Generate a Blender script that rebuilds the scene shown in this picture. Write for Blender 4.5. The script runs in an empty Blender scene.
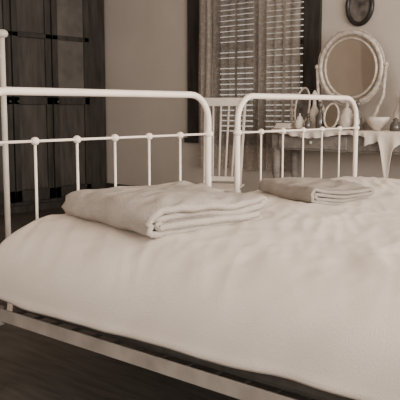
import bpy, math, random
from mathutils import Vector, Matrix, noise
random.seed(4)
S=bpy.context.scene
# ---------------- materials ----------------
def mat(name,col,rough=.6,var=0.0,scale=8,bump=0.0,bscale=60,spec=.3,stretch=(1,1,1),metal=0,sheen=0):
    m=bpy.data.materials.new(name); m.use_nodes=True
    n=m.node_tree.nodes; l=m.node_tree.links; b=n["Principled BSDF"]
    b.inputs["Roughness"].default_value=rough; b.inputs["Metallic"].default_value=metal
    b.inputs["Specular IOR Level"].default_value=spec
    b.inputs["Sheen Weight"].default_value=sheen
    b.inputs["Base Color"].default_value=(*col,1)
    tc=n.new("ShaderNodeTexCoord"); mp=n.new("ShaderNodeMapping"); mp.inputs["Scale"].default_value=stretch
    l.new(tc.outputs["Object"],mp.inputs["Vector"])
    if var>0:
        t=n.new("ShaderNodeTexNoise"); t.inputs["Scale"].default_value=scale; t.inputs["Detail"].default_value=5
        l.new(mp.outputs[0],t.inputs["Vector"])
        r=n.new("ShaderNodeValToRGB")
        r.color_ramp.elements[0].position=.3; r.color_ramp.elements[1].position=.7
        r.color_ramp.elements[0].color=(*[c*(1-var) for c in col],1)
        r.color_ramp.elements[1].color=(*[min(1,c*(1+var)) for c in col],1)
        l.new(t.outputs["Fac"],r.inputs["Fac"]); l.new(r.outputs["Color"],b.inputs["Base Color"])
    if bump>0:
        t2=n.new("ShaderNodeTexNoise"); t2.inputs["Scale"].default_value=bscale; t2.inputs["Detail"].default_value=4
        l.new(mp.outputs[0],t2.inputs["Vector"])
        bp=n.new("ShaderNodeBump"); bp.inputs["Strength"].default_value=bump; bp.inputs["Distance"].default_value=.01
        l.new(t2.outputs["Fac"],bp.inputs["Height"]); l.new(bp.outputs[0],b.inputs["Normal"])
    return m
def sp(v): return (v, v*.875, v*.765)      # sepia grey
M_wall=mat("plaster",sp(.56),.9,.06,2,.2,30)
M_ceil=mat("ceiling_paint",sp(.6),.9,.04,2)
M_floor=mat("floor_wood",sp(.075),.6,.35,4,.3,30,stretch=(8,1,1))
M_dark=mat("dark_wood",sp(.042),.6,.4,3,.15,30,stretch=(6,6,1))
M_dark2=mat("dark_panel",sp(.065),.55,.35,3,.15,30,stretch=(6,6,1))
M_curtd=mat("door_fabric",sp(.12),.7,.25,5)
M_louv=mat("louver_paint",sp(.15),.5,.2,5)
M_wood=mat("walnut",sp(.24),.5,.25,4,.15,40,stretch=(1,6,6))
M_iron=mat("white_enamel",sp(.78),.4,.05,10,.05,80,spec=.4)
M_stand=mat("grey_enamel",sp(.5),.5,.1,10,.05,80)  # greyer than the bed enamel, slight tone variation
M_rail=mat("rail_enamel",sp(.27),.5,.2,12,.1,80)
M_spring=mat("spring_steel",sp(.05),.6,.2,20)
M_tick=mat("shade_dark_ticking",sp(.07),.9,.2,20)  # ticking colour darkened to stand for shadow in the gap above the rail
M_spread=mat("cotton_spread",sp(.65),.95,.035,3,.3,240,spec=.05)
M_blank=mat("wool_blanket",sp(.44),1.0,.10,14,.8,200,spec=.0)
M_blank2=mat("wool_blanket_b",sp(.36),1.0,.10,14,.8,200,spec=.0)
M_white=mat("white_linen",sp(.76),.8,.05,12,.2,120)
M_chair=mat("chair_paint",sp(.66),.6,.08,12)
M_gilt=mat("frame_silver",sp(.6),.4,.3,30,.4,50,metal=.2)
M_black=mat("black_lacquer",sp(.03),.25,.3,10)
M_mirror=mat("mirror_glass",(.66,.6,.53),.04,metal=1)
M_por=mat("porcelain",sp(.62),.25,.15,18)
M_glassd=mat("dark_glass",sp(.09),.12,.3,12,spec=.7)
M_pic=mat("portrait_print",sp(.12),.3,.6,14)
def lace(name,col,lo,hi):
    m=bpy.data.materials.new(name); m.use_nodes=True
    n=m.node_tree.nodes; l=m.node_tree.links; n.clear()
    o=n.new("ShaderNodeOutputMaterial"); d=n.new("ShaderNodeBsdfDiffuse"); t=n.new("ShaderNodeBsdfTranslucent")
    d.inputs[0].default_value=(*col,1); t.inputs[0].default_value=(*col,1)
    a=n.new("ShaderNodeMixShader"); a.inputs[0].default_value=.5
    l.new(d.outputs[0],a.inputs[1]); l.new(t.outputs[0],a.inputs[2])
    tr=n.new("ShaderNodeBsdfTransparent"); mx=n.new("ShaderNodeMixShader")
    tc=n.new("ShaderNodeTexCoord"); v=n.new("ShaderNodeTexVoronoi"); v.inputs["Scale"].default_value=26
    r=n.new("ShaderNodeValToRGB"); r.color_ramp.elements[0].position=.1; r.color_ramp.elements[1].position=.5
    r.color_ramp.elements[0].color=(hi,)*3+(1,); r.color_ramp.elements[1].color=(lo,)*3+(1,)
    l.new(tc.outputs["Object"],v.inputs["Vector"]); l.new(v.outputs["Distance"],r.inputs[0])
    l.new(r.outputs[0],mx.inputs[0]); l.new(tr.outputs[0],mx.inputs[1]); l.new(a.outputs[0],mx.inputs[2])
    l.new(mx.outputs[0],o.inputs[0]); return m
M_lace=lace("lace_curtain",sp(.60),.58,.8)
M_lace2=lace("sheer_curtain",sp(.58),.42,.62)
# ---------------- geometry helpers ----------------
def empty(name,loc=(0,0,0)):
    e=bpy.data.objects.new(name,None); S.collection.objects.link(e); e.location=loc; e.empty_display_size=.1; return e
def obj(name,vs,fs,m,parent=None,smooth=False,bevel=0,sub=0):
    me=bpy.data.meshes.new(name); me.from_pydata([tuple(v) for v in vs],[],fs); me.update()
    o=bpy.data.objects.new(name,me); S.collection.objects.link(o); me.materials.append(m)
    import bmesh
    bm=bmesh.new(); bm.from_mesh(me); bmesh.ops.recalc_face_normals(bm,faces=bm.faces); bm.to_mesh(me); bm.free()
    if smooth:
        for p in me.polygons: p.use_smooth=True
    if bevel:
        b=o.modifiers.new("bev","BEVEL"); b.width=bevel; b.segments=2; b.limit_method='ANGLE'
    if sub:
        s=o.modifiers.new("sub","SUBSURF"); s.levels=sub; s.render_levels=sub
    if parent:
        o.parent=parent; o.matrix_parent_inverse=Matrix.Translation(-Vector(parent.location))
    return o
def boxes(name,bl,m,parent=None,bevel=.004):
    vs=[];fs=[]
    for b in bl:
        x0,x1,y0,y1,z0,z1=b[:6]
        k=len(vs); c=[(x,y,z) for x in(x0,x1) for y in(y0,y1) for z in(z0,z1)]
        if len(b)>6: c=[b[6]@Vector(p) for p in c]
        vs+=c
        fs+=[[k+i for i in f] for f in((0,1,3,2),(4,6,7,5),(0,4,5,1),(2,3,7,6),(0,2,6,4),(1,5,7,3))]
    return obj(name,vs,fs,m,parent,bevel=bevel)
def sweep(pts,r,vs,fs,seg=12,closed=False):
    pts=[Vector(p) for p in pts]; n=len(pts); k=len(vs)
    rr=r if isinstance(r,(list,tuple)) else [r]*n
    up=None
    for i,p in enumerate(pts):
        a=pts[(i-1)%n] if (i>0 or closed) else pts[i]; b=pts[(i+1)%n] if (i<n-1 or closed) else pts[i]
        t=(b-a).normalized()
        if up is None:
            up=Vector((0,0,1)) if abs(t.z)<.9 else Vector((1,0,0))
        s=t.cross(up).normalized(); u2=s.cross(t).normalized(); up=u2
        for j in range(seg):
            an=2*math.pi*j/seg
            vs.append(p+s*math.cos(an)*rr[i]+u2*math.sin(an)*rr[i])
    m=n if closed else n-1
    for i in range(m):
        for j in range(seg):
            a=k+i*seg+j; b=k+i*seg+(j+1)%seg; c=k+((i+1)%n)*seg+(j+1)%seg; d=k+((i+1)%n)*seg+j
            fs.append([a,b,c,d])
    if not closed:
        fs.append([k+j for j in range(seg)]); fs.append([k+(n-1)*seg+j for j in range(seg)])
def ball(c,r,vs,fs,sz=1,seg=14,rings=9):
    prof=[(r*math.sin(math.pi*i/rings),-r*sz*math.cos(math.pi*i/rings)) for i in range(rings+1)]
    lathe(c,prof,vs,fs,seg)
def lathe(c,prof,vs,fs,seg=20):
    k=len(vs); c=Vector(c)
    for r,z in prof:
        for j in range(seg):
            a=2*math.pi*j/seg; vs.append(c+Vector((max(r,1e-4)*math.cos(a),max(r,1e-4)*math.sin(a),z)))
    for i in range(len(prof)-1):
        for j in range(seg):
            fs.append([k+i*seg+j,k+i*seg+(j+1)%seg,k+(i+1)*seg+(j+1)%seg,k+(i+1)*seg+j])
    fs.append([k+j for j in range(seg)]); fs.append([k+(len(prof)-1)*seg+j for j in range(seg)])
# ---------------- room ----------------
XE=4.15; YN=4.5; XW=-3.4; YS=-4.6; ZC=3.1; T=.16
WY0,WY1,WZ0,WZ1=1.30,2.46,.78,2.6
def wallx(name,x0,x1,ya,yb,ops):
    bl=[];y=ya
    for (y0,y1,z0,z1) in ops:
        bl+=[(x0,x1,y,y0,0,ZC),(x0,x1,y0,y1,0,z0),(x0,x1,y0,y1,z1,ZC)]; y=y1
    bl.append((x0,x1,y,yb,0,ZC))
    boxes(name,bl,M_wall,bevel=0)
wallx("wall_east",XE,XE+T,YS-T,YN+T,[(-3.6,-1.5,.8,2.7),(WY0,WY1,WZ0,WZ1)])
wallx("wall_west",XW-T,XW,YS-T,YN+T,[(-3.2,-.6,.8,2.7)])
boxes("wall_north",[(XW,XE,YN,YN+T,0,ZC)],M_wall,bevel=0)
y0,y1=YS-T,YS
boxes("wall_south",[(XW,-1.5,y0,y1,0,ZC),(2.6,XE,y0,y1,0,ZC),(-1.5,2.6,y0,y1,0,.8),(-1.5,2.6,y0,y1,2.7,ZC)],M_wall,bevel=0)
boxes("floor",[(XW-T,XE+T,YS-T,YN+T,-.1,0)],M_floor,bevel=0)
boxes("ceiling",[(XW-T,XE+T,YS-T,YN+T,ZC,ZC+.1)],M_ceil,bevel=0)
boxes("baseboard_east",[(XE-.025,XE,YS,YN,0,.22)],M_dark)
boxes("baseboard_north",[(XW,XE-.03,YN-.025,YN,0,.22)],M_dark)
boxes("baseboard_west",[(XW,XW+.025,YS,YN-.03,0,.22)],M_dark)
boxes("baseboard_south",[(XW+.03,XE-.03,YS,YS+.025,0,.22)],M_dark)
win=empty("window_1",(XE,(WY0+WY1)/2,1.6))
boxes("casing",[(XE-.03,XE+.0,WY0-.17,WY0,WZ0-.05,WZ1+.12),(XE-.03,XE,WY1,WY1+.24,WZ0-.05,WZ1+.12),
  (XE-.03,XE,WY0,WY1,WZ1,WZ1+.12),(XE-.05,XE+.1,WY0-.2,WY1+.27,WZ0-.05,WZ0)],M_dark,win)
ym=(WY0+WY1)/2
boxes("sash",[(XE+.04,XE+.08,WY0,WY0+.05,WZ0,WZ1),(XE+.04,XE+.08,WY1-.05,WY1,WZ0,WZ1),(XE+.04,XE+.08,ym-.03,ym+.03,WZ0,WZ1),
  (XE+.04,XE+.08,WY0,WY1,WZ0,WZ0+.06),(XE+.04,XE+.08,WY0,WY1,WZ1-.06,WZ1),(XE+.04,XE+.08,WY0,WY1,1.66,1.70)],M_dark,win)
sl=[]
for (a,b) in((WY0+.01,ym-.005),(ym+.005,WY1-.01)):
    sl+=[(XE+.1,XE+.135,a,a+.05,WZ0,WZ1),(XE+.1,XE+.135,b-.05,b,WZ0,WZ1),(XE+.1,XE+.135,a,b,WZ0,WZ0+.07),(XE+.1,XE+.135,a,b,1.5,1.56),(XE+.1,XE+.135,a,b,WZ1-.07,WZ1)]
    z=WZ0+.1
    while z<WZ1-.08:
        R=Matrix.Translation((XE+.118,0,z))@Matrix.Rotation(math.radians(42),4,'Y')
        sl.append((-.026,.026,a+.05,b-.05,-.004,.004,R)); z+=.052
    sl.append((XE+.095,XE+.1,(a+b)/2-.012,(a+b)/2+.012,WZ0+.05,WZ1-.05))
boxes("louvered_shutter",sl,M_louv,win,bevel=0)
w2=empty("window_2",(XW,-1.9,1.7))
boxes("casing",[(XW-.1,XW+.03,-3.3,-3.2,.7,2.8),(XW-.1,XW+.03,-.6,-.5,.7,2.8),(XW-.1,XW+.03,-3.2,-.6,2.7,2.8),(XW-.1,XW+.05,-3.2,-.6,.7,.8),(XW-.1,XW-.05,-1.93,-1.87,.8,2.7)],M_dark,w2)
w3=empty("window_3",(.55,YS,1.7))
boxes("casing",[(-1.6,-1.5,YS-.1,YS+.03,.7,2.8),(2.6,2.7,YS-.1,YS+.03,.7,2.8),(-1.5,2.6,YS-.1,YS+.03,2.7,2.8),(-1.5,2.6,YS-.1,YS+.05,.7,.8),(.52,.58,YS-.1,YS-.05,.8,2.7)],M_dark,w3)
w4=empty("added_window_4",(XE,-2.55,1.7))  # unseen window, added to bring light from the right
boxes("casing",[(XE-.03,XE+.1,-3.7,-3.6,.7,2.8),(XE-.03,XE+.1,-1.5,-1.4,.7,2.8),(XE-.03,XE+.1,-3.6,-1.5,2.7,2.8),(XE-.05,XE+.1,-3.6,-1.5,.7,.8),(XE+.05,XE+.1,-2.58,-2.52,.8,2.7)],M_dark,w4)
# curtains
cur=empty("lace_curtains",(XE-.1,ym,2.6))
def panel(name,ya,yb,z0,z1,amp,waves,m,xo=.1):
    vs=[];fs=[];nx=int(waves*12);nz=30
    for i in range(nz+1):
        t=i/nz; z=z1+(z0-z1)*t
        for j in range(nx+1):
            s=j/nx; y=ya+(yb-ya)*s
            x=XE-xo+amp*(.5+.5*t)*math.sin(2*math.pi*waves*s+1.4*noise.noise(Vector((s*4,t*2,3))))
            vs.append((x,y+.012*math.sin(waves*7*s+t*3),z))
    for i in range(nz):
        for j in range(nx):
            a=i*(nx+1)+j; fs.append([a,a+1,a+nx+2,a+nx+1])
    return obj(name,vs,fs,m,cur,smooth=True)
panel("curtain_right",WY0-.02,WY0+.50,.5,2.64,.03,5.5,M_lace)
panel("curtain_left",WY1-.16,WY1+.02,.5,2.64,.03,2.5,M_lace)
panel("sheer_middle",WY0+.49,WY1-.15,.5,2.64,.018,5,M_lace2)
vs=[];fs=[]; sweep([(XE-.1,WY0-.16,2.66),(XE-.1,WY1+.2,2.66)],.014,vs,fs); obj("curtain_rod",vs,fs,M_dark,cur,True)
# ---------------- wardrobe ----------------
wd=empty("wardrobe",(3.3,4.1,0))
F=3.95
boxes("carcass",[(2.3,4.12,F,YN-.03,.08,2.62),(2.34,4.11,F+.03,YN-.03,0,.08)],M_dark,wd)
boxes("cornice",[(2.25,4.12,F-.06,YN-.03,2.62,2.72)],M_dark,wd)
fr=[];pn=[];lv=[]
def door(a,b,cloth):
    for s in((a,a+.07),(b-.07,b)): fr.append((s[0],s[1],F-.03,F,.12,2.58))
    for zz in((.12,.24),(1.12,1.2),(1.80,1.85),(2.5,2.58)): fr.append((a,b,F-.03,F,*zz))
    for (z0,z1) in((.24,1.12),(1.2,1.80),(1.85,2.5)):
        (lv if (cloth and z0>1) else pn).append((a+.07,b-.07,F-.014,F,z0,z1))
door(2.34,2.84,False); door(2.86,3.34,False); door(3.36,3.86,True)
boxes("door_frames",fr,M_dark,wd); boxes("door_panels",pn,M_dark2,wd,bevel=.01); boxes("door_cloth_panels",lv,M_curtd,wd,bevel=0)
vs=[];fs=[]
for x in(2.80,2.90,3.40): ball((x,F-.05,1.15),.014,vs,fs)
obj("door_knobs",vs,fs,M_dark2,wd,True)
# ---------------- beds ----------------
BW=1.255
def bed(name,x0,ext=0):
    e=empty(name,(x0+BW/2,-1,0))
    x1=x0+BW; xb=x0; x0=x0-ext
    def arch(y,ztop,zr):
        vs=[];fs=[];R=.13
        pts=[(x0,y,.03),(x0,y,.4),(x0,y,ztop-R-.02)]
        for i in range(9):
            a=math.pi-math.pi/2*i/8; pts.append((x0+R+R*math.cos(a),y,ztop-R+R*math.sin(a)))
        for i in range(9):
            a=math.pi/2-math.pi/2*i/8; pts.append((x1-R+R*math.cos(a),y,ztop-R+R*math.sin(a)))
        pts+=[(x1,y,ztop-R-.02),(x1,y,.4),(x1,y,.03)]
        sweep(pts,.0155,vs,fs,14)
        sweep([(x0,y,zr),(x1,y,zr)],.0055,vs,fs,8)
        sweep([(x0,y,.40),(x1,y,.40)],.012,vs,fs,8)
        for i in range(1,6):
            x=xb+BW*i/6
            sweep([(x,y,.40),(x,y,zr)],.0055,vs,fs,8)
            ball((x,y,zr),.018,vs,fs,.9); ball((x,y,.40),.018,vs,fs)
        for x in(x0,x1):
            ball((x,y,zr),.024,vs,fs,.8); 
            lathe((x,y,0),[(.012,0),(.024,.008),(.028,.022),(.024,.038),(.014,.05),(.02,.06)],vs,fs,14)
            ball((x,y,.36),.03,vs,fs,1.3)
        return vs,fs
    vs,fs=arch(0,1.148,.957); obj("headboard",vs,fs,M_iron,e,True)
    vs,fs=arch(-2.0,.9,.74); obj("footboard",vs,fs,M_iron,e,True)
    bl=[]
    for s,x in((1,x0+.015),(-1,x1)):
        a,b=sorted((x-.004*s,x+.004*s)); bl.append((a,b,-1.98,-.02,.310,.357))
        a,b=sorted((x,x+.045*s)); bl.append((a,b,-1.98,-.02,.310,.317))
        for y in(-.055,-1.945):
            a,b=sorted((x-.012*s,x+.012*s)); bl.append((a,b,y-.04,y+.04,.295,.365))
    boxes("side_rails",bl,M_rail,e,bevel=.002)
    vs=[];fs=[]
    for i in range(12):
        x=xb+.08+i*(BW-.16)/11; sweep([(x,-1.97,.335),(x,-.03,.335)],.005,vs,fs,6)
    for i in range(18):
        y=-.1-i*1.8/17; sweep([(x0+.02,y,.325),(x1-.01,y,.325)],.006,vs,fs,6)
    obj("bed_springs",vs,fs,M_spring,e,True)
    boxes("mattress",[(xb+.03,x1-.03,-1.93,-.07,.335,.46)],M_tick,e,bevel=.02)
    return e
bed("iron_bed",0.0,.045); X2=1.49; bed("iron_bed",X2)
# ---------------- bedspread ----------------
XL,XR,YH,YF=-.065,X2+BW+.04,-.025,-1.955
ZB=.430;H=.230
def prof(d,R,p=2.0):
    t=max(0,min(1,d/R)); return max(0,1-(1-t)**p)**(1/p)
def top(x,y,wr=False):
    z=ZB+H*prof(x-XL,.31,2.7)*prof(XR-x,.3)*prof(YH-y,.10,2.8)*prof(y-YF,.2)
    z+=.018*math.sin(math.pi*max(0,min(1,(x-XL)/1.3)))*prof(YH-y,.4)
    z-=.018*math.exp(-((x-1.372)/.09)**2)
    if wr:
        e=prof(x-XL,.25)
        z+=.018*noise.noise(Vector((x*1.7,y*1.7,.3)))
        q=x*.85+y*.5; r=-x*.5+y*.85
        n1=noise.noise(Vector((q*1.8,r*5,1.7)))
        z+=.012*(1-abs(n1)*2.0)*e*.6
        n2=noise.noise(Vector((q*3+2,r*15,4.1)))
        z+=.0042*(1-abs(n2)*2)*e
        n3=noise.noise(Vector((r*3.5+7,q*11,9.1)))
        z+=.003*(1-abs(n3)*2)*e
        z+=.0025*noise.noise(Vector((x*14,y*18,5.7)))*e
    return z
def dense(a,b,Ra,Rb,na,nm,nb):
    L=[a+Ra*(1-math.cos(math.pi/2*i/na)) for i in range(na)]
    L+=[a+Ra+(b-Rb-a-Ra)*i/nm for i in range(nm)]
    L+=[b-Rb*(1-math.cos(math.pi/2*(nb-i)/nb)) for i in range(nb+1)]
    return L
xs=dense(XL,XR,.31,.3,40,200,14); ys=dense(YF,YH,.2,.10,14,190,14)
nx,ny=len(xs),len(ys); vs=[];fs=[]
for i,x in enumerate(xs):
    for j,y in enumerate(ys):
        zz=top(x,y,True); xx,yy=x,y
        side=max(0,1-(x-XL)/.2)
        xx+=side*(.016*noise.noise(Vector((0,y*3.0+zz*4,zz*3)))+.006*noise.noise(Vector((4,y*9+zz*10,zz*6))))
        if i==0: zz+=.012*noise.noise(Vector((3,y*4,0)))
        vs.append((xx,yy,zz))
for i in range(nx-1):
    for j in range(ny-1):
        a=i*ny+j; fs.append([a,a+1,a+ny+1,a+ny])
ring=[(i,0) for i in range(nx)]+[(nx-1,j) for j in range(1,ny)]+[(i,ny-1) for i in range(nx-2,-1,-1)]+[(0,j) for j in range(ny-2,0,-1)]
prev=[i*ny+j for i,j in ring]
for (ins,dz) in((-.004,-.012),(.008,-.024),(.06,-.02)):
    cur_=[]
    for (i,j) in ring:
        p=Vector(vs[i*ny+j]); 
        p.x+= ins if i==0 else (-ins if i==nx-1 else 0); p.y+= ins if j==0 else (-ins if j==ny-1 else 0); p.z+=dz
        cur_.append(len(vs)); vs.append(tuple(p))
    n=len(ring)
    for k in range(n): fs.append([prev[k],prev[(k+1)%n],cur_[(k+1)%n],cur_[k]])
    prev=cur_
obj("bedspread",vs,fs,M_spread,None,True)
# ---------------- folded blankets ----------------
def blanket(name,cx,cy,w,l,rot,m,s=.021,seed=0,lift=.004):
    path=[]; N=26
    def line(a,b,z):
        for i in range(N+1): path.append((a+(b-a)*i/N,z))
    def arc(x,za,zb,side):
        r=abs(zb-za)/2; zc=(za+zb)/2; sg=1 if zb>za else -1
        for i in range(1,8):
            a=math.pi*i/8; path.append((x+side*r*math.sin(a)*1.15,zc-sg*r*math.cos(a)))
    hw=w/2; r3=1.5*s
    line(hw,-hw+r3,0); arc(-hw+r3,0,3*s,-1); line(-hw+r3,hw-.5*s,3*s); arc(hw-.5*s,3*s,2*s,1)
    line(hw-.5*s,-hw+r3,2*s); arc(-hw+r3,2*s,s,-1); line(-hw+r3,hw-.012,s)
    n=len(path); ML=54; vs=[];fs=[]
    c,sn=math.cos(rot),math.sin(rot)
    for j in range(ML+1):
        v=j/ML-.5
        for k,(px,pz) in enumerate(path):
            f=k/n
            yy=v*(l+.06*noise.noise(Vector((f*5,seed,2)))) + .03*noise.noise(Vector((f*4,seed+5,px*3)))
            xx=px+.018*noise.noise(Vector((pz*60,yy*3,seed)))
            zz=pz*(1+.28*noise.noise(Vector((px*4,yy*4,seed+1)))-.2*abs(2*v)**6)+.006*noise.noise(Vector((px*9,yy*9,pz*40+seed)))
            if pz>2.5*s: zz+=.007*(1-2.5*abs(noise.noise(Vector((px*5+yy*4,yy*12-px*6,seed+3)))))
            X=cx+xx*c-yy*sn; Y=cy+xx*sn+yy*c
            zz+=top(X,min(Y,-.12))+.014+lift
            vs.append((X,Y,zz))
    for j in range(ML):
        for k in range(n-1):
            a=j*n+k; fs.append([a,a+1,a+n+1,a+n])
    o=obj(name,vs,fs,m,None,True)
    sd=o.modifiers.new("sol","SOLIDIFY"); sd.thickness=s*.8; sd.offset=0; sd.use_rim=True
    return o
blanket("folded_blanket",.405,-.495,.475,.565,math.radians(-11),M_blank,.027,1,-.002)
blanket("folded_blanket",1.50,-.455,.30,.53,math.radians(-27),M_blank2,.018,7,-.004)
# ---------------- towel stand at left ----------------
ts=empty("towel_stand",(.4,.95,0))
vs=[];fs=[]
for (x,y) in((.685,.9),(.03,1.15)):
    sweep([(x,y,.04),(x,y,1.46)],.015,vs,fs,12); lathe((x,y,1.46),[(.017,-.02),(.03,-.012),(.034,0),(.03,.012),(.02,.02)],vs,fs)
    sweep([(x-.12,y-.16,.015),(x,y,.07),(x+.12,y+.16,.015)],.015,vs,fs)
for z in(.3,.9,1.35): sweep([(.685,.9,z),(.03,1.15,z)],.011,vs,fs)
obj("rack_frame",vs,fs,M_stand,ts,True)
# ---------------- dressing table ----------------
dt=empty("dressing_table",(3.8,.5,0))
DX0,DX1,DY0,DY1,DZ=3.58,3.99,-.32,1.33,.905
boxes("table_top",[(DX0,DX1,DY0,DY1,DZ-.03,DZ)],M_wood,dt,bevel=.008)
boxes("apron",[(DX0+.04,DX1-.03,DY0+.05,DY1-.05,DZ-.17,DZ-.03)],M_wood,dt)
boxes("drawer_fronts",[(DX0+.025,DX0+.04,.55,1.2,DZ-.155,DZ-.045),(DX0+.025,DX0+.04,-.2,.45,DZ-.155,DZ-.045)],M_wood,dt,bevel=.006)
vs=[];fs=[]
for x in(DX0+.07,DX1-.06):
    for y in(DY0+.08,DY1-.08):
        lathe((x,y,0),[(.018,0),(.026,.02),(.018,.05),(.024,.25),(.032,.42),(.022,.48),(.036,.52),(.03,.56),(.034,.6),(.034,.75)],vs,fs)
obj("legs",vs,fs,M_wood,dt,True)
boxes("shelf",[(DX0+.06,DX1-.05,DY0+.08,DY1-.08,.2,.225)],M_wood,dt)
vs=[];fs=[]
for y in(.875,.125): ball((DX0+.012,y,DZ-.1),.015,vs,fs)
obj("drawer_knobs",vs,fs,M_gilt,dt,True)
def cloth(name,ya,yb,drop,parent):
    vs=[];fs=[];n=90; rows=[("t",DX1-.05),("t",DX0+.2),("t",DX0+.02),("t",DX0-.008)]+[("d",k/8) for k in range(1,9)]
    for kind,v in rows:
        for i in range(n+1):
            y=ya+(yb-ya)*i/n
            if kind=="t": vs.append((v,y,DZ+.004+ .001*math.sin(i)))
            else:
                d=drop(y)*(.9+.1*abs(math.sin(y*38)))
                vs.append((DX0-.012-.012*v*(1+math.sin(y*55+v)),y,DZ+.002-d*v))
    for r in range(len(rows)-1):
        for i in range(n):
            a=r*(n+1)+i; fs.append([a,a+1,a+n+2,a+n+1])
    o=obj(name,vs,fs,M_white,parent,True); s=o.modifiers.new("s","SOLIDIFY"); s.thickness=.004; return o
cloth("cloth_runner",.36,1.25,lambda y:.05+.02*math.sin(y*9),dt)
cloth("cloth_lace_drop",-.31,.37,lambda y:.075+.32*math.exp(-((y-.185)/.035)**2)+.04*math.sin(y*13)**2,dt)
# mirror
mr=empty("vanity_mirror",(3.85,.68,DZ))
MY=.675
mc=Vector((3.86,MY,1.41)); RY,RZ=.28,.285
tilt=Matrix.Translation(mc)@Matrix.Rotation(math.radians(-4),4,'Y')
def oval(ry,rz,x=0,n=64,sc=0):
    return [tilt@Vector((x,(ry+sc*abs(math.sin(8*2*math.pi*i/n/2)))*math.cos(2*math.pi*i/n),(rz+sc*abs(math.sin(8*2*math.pi*i/n/2)))*math.sin(2*math.pi*i/n))) for i in range(n)]
vs=[];fs=[]; sweep(oval(RY,RZ),.020,vs,fs,10,True); sweep(oval(RY-.045,RZ-.045,-.008),.009,vs,fs,8,True); sweep(oval(RY+.02,RZ+.02,0,64,.008),.006,vs,fs,8,True)
obj("mirror_frame",vs,fs,M_gilt,mr,True)
vs=[tilt@Vector((-.004,0,0))]+oval(RY-.02,RZ-.02,-.004); fs=[[0,1+i,1+(i+1)%64] for i in range(64)]
obj("mirror_pane",vs,fs,M_mirror,mr)
vs=[tilt@Vector((.012,0,0))]+oval(RY-.01,RZ-.01,.012); obj("mirror_backing",vs,fs,M_dark,mr)
vs=[];fs=[]
for s in(-1,1):
    pts=[(3.86,MY+s*(.12),DZ+.03),(3.86,MY+s*.22,DZ+.1),(3.86,MY+s*.3,DZ+.28),(3.86,MY+s*.316,1.42)]
    sweep(pts,[.02,.017,.014,.012],vs,fs); ball((3.86,MY+s*.316,1.43),.02,vs,fs)
obj("mirror_uprights",vs,fs,M_gilt,mr,True)
boxes("mirror_base",[(3.78,3.95,.5,.87,DZ+.005,DZ+.045)],M_wood,mr,bevel=.01)
# items on table
def item(name,x,y,prof_,m,z=DZ+.006):
    vs=[];fs=[]; lathe((x,y,z),prof_,vs,fs,24); return obj(name,vs,fs,m,None,True)
jar=[(.03,0),(.045,.01),(.055,.05),(.045,.09),(.03,.105),(.032,.115),(.02,.13),(.008,.14),(.01,.155),(.003,.165)]
bottle=[(.03,0),(.034,.01),(.034,.09),(.014,.12),(.012,.15),(.018,.155),(.02,.18),(.004,.2)]
vase=[(.03,0),(.04,.01),(.03,.03),(.055,.1),(.06,.15),(.03,.21),(.028,.24),(.04,.265),(.036,.262),(.024,.24)]
bowl=[(.03,0),(.035,.01),(.05,.02),(.085,.05),(.1,.08),(.095,.08),(.045,.03),(.004,.02)]
def sc(p,a,b): return [(r*a,z*b) for r,z in p]
item("powder_jar",3.69,.60,sc(jar,1.2,1.3),M_por); item("perfume_bottle",3.66,.83,sc(bottle,1.1,1.15),M_glassd); item("perfume_bottle",3.73,.93,sc(bottle,1.2,1.6),M_por)
item("perfume_bottle",3.65,.48,sc(bottle,1,1.2),M_glassd); item("flower_vase",3.83,.10,sc(vase,1.3,1.75),M_black); item("trinket_bowl",3.70,.34,sc(bowl,1,1.3),M_por)
item("powder_jar",3.65,1.02,sc(jar,.8,.8),M_white); item("candlestick",3.92,1.28,[(.05,0),(.05,.01),(.015,.025),(.012,.1),(.02,.12),(.012,.14),(.022,.17),(.01,.175),(.01,.27),(.002,.275)],M_por)
item("ink_pot",3.65,.16,[(.04,0),(.045,.02),(.04,.06),(.02,.075),(.022,.09),(.004,.1)],M_glassd)
item("perfume_bottle",3.62,.92,sc(bottle,.8,.65),M_glassd); item("perfume_bottle",3.88,.255,sc(bottle,1,1.5),M_por); item("powder_jar",3.65,.02,sc(jar,.9,1.),M_por)
def stand_frame(name,x,y,w,h,m,mi):
    e=empty(name,(x,y,DZ)); Rm=Matrix.Translation((x,y,DZ+.016+h/2))@Matrix.Rotation(math.radians(12),4,'Y')
    vs=[];fs=[]; n=40
    pts=[Rm@Vector((0,w/2*math.cos(2*math.pi*i/n),h/2*math.sin(2*math.pi*i/n))) for i in range(n)]
    sweep(pts,.009,vs,fs,8,True); sweep([Rm@Vector((.01,0,h*.3)),(x+.07,y,DZ+.008)],.005,vs,fs,6)
    obj("frame_ring",vs,fs,m,e,True)
    obj("picture",[Rm@Vector((0,0,0))]+pts,[[0,1+i,1+(i+1)%n] for i in range(n)],mi,e)
stand_frame("photo_frame",3.84,1.12,.14,.34,M_gilt,M_pic)
stand_frame("hand_mirror",3.65,.72,.13,.2,M_gilt,M_mirror)
boxes("folded_napkins",[(3.62,3.76,1.10,1.26,DZ+.008,DZ+.022),(3.625,3.755,1.11,1.255,DZ+.022,DZ+.037),(3.63,3.76,1.105,1.25,DZ+.037,DZ+.052)],M_white,bevel=.005)
# ---------------- oval portrait on wall ----------------
op=empty("oval_portrait",(XE-.02,.75,1.95)); vs=[];fs=[]; n=56
pts=[Vector((XE-.025,.75+.115*math.cos(2*math.pi*i/n),1.94+.15*math.sin(2*math.pi*i/n))) for i in range(n)]
sweep(pts,.02,vs,fs,10,True); obj("oval_frame",vs,fs,M_black,op,True)
obj("portrait",[(XE-.02,.75,1.94)]+pts,[[0,1+i,1+(i+1)%n] for i in range(n)],M_pic,op)
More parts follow.
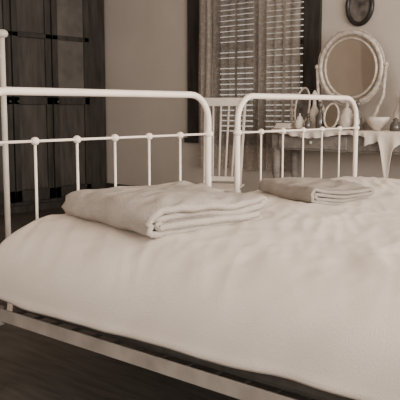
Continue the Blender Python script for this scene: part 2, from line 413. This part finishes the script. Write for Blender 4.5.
# ---------------- slatted chair ----------------
ch=empty("slat_back_chair",(3.0,1.38,0))
CR=Matrix.Translation((2.98,1.36,0))@Matrix.Rotation(math.radians(-62),4,'Z')
def P(x,y,z): return CR@Vector((x,y,z))
vs=[];fs=[]
for s in(-1,1):
    sweep([P(s*.15,.2,.0),P(s*.15,.2,.45),P(s*.17,.33,1.17)],.013,vs,fs,8)
    sweep([P(s*.17,-.2,.0),P(s*.17,-.2,.45)],.015,vs,fs,8)
    sweep([P(s*.16,-.2,.2),P(s*.16,.2,.2)],.009,vs,fs,8)
    sweep([P(s*.16,-.2,.43),P(s*.16,.2,.43)],.012,vs,fs,8)
sweep([P(-.16,-.2,.22),P(.16,-.2,.22)],.009,vs,fs,8); sweep([P(-.15,.2,.22),P(.15,.2,.22)],.009,vs,fs,8)
for i in range(4):
    t=-.1+.2*i/3; sweep([P(t*.8,.205,.5),P(t,.318,1.1)],.009,vs,fs,8)
obj("chair_frame",vs,fs,M_chair,ch,True)
sb=[(-.18,.18,.31,.33,1.10,1.17,CR),(-.155,.155,.195,.22,.48,.52,CR)]
for i in range(7): sb.append((-.19,.19,-.22+.062*i,-.22+.062*i+.052,.445,.462,CR))
boxes("chair_slats",sb,M_chair,ch,bevel=.006)
# ---------------- lights ----------------
def area(name,loc,rot,sx,sy,e,col=(1,.94,.87)):
    l=bpy.data.lights.new(name,'AREA'); l.shape='RECTANGLE'; l.size=sx; l.size_y=sy; l.energy=e; l.color=col
    o=bpy.data.objects.new(name,l); S.collection.objects.link(o); o.location=loc; o.rotation_euler=rot
area("south_window_light",(.55,YS-.02,1.75),(math.radians(90),0,0),4.0,1.85,350)
area("added_east_light",(XE+.02,-2.55,1.75),(math.radians(90),0,math.radians(90)),2.0,1.85,125)  # added lamp at the unseen east opening, lights the beds from the right
area("west_window_light",(XW-.02,-1.9,1.75),(math.radians(90),0,math.radians(-90)),2.5,1.85,80)
w=bpy.data.worlds.new("World"); S.world=w; w.use_nodes=True
w.node_tree.nodes["Background"].inputs[0].default_value=(1,.9,.79,1); w.node_tree.nodes["Background"].inputs[1].default_value=1.0
# ---------------- camera ----------------
cam=bpy.data.cameras.new("camera"); cam.lens=65.25; cam.sensor_width=36; cam.clip_start=.02
c=bpy.data.objects.new("camera",cam); S.collection.objects.link(c); S.camera=c
c.location=(-1.51,-2.33,1.085)
th=math.radians(7.23); d=Vector((.757*math.cos(th),.653*math.cos(th),-math.sin(th)))
c.rotation_euler=d.to_track_quat('-Z','Y').to_euler()
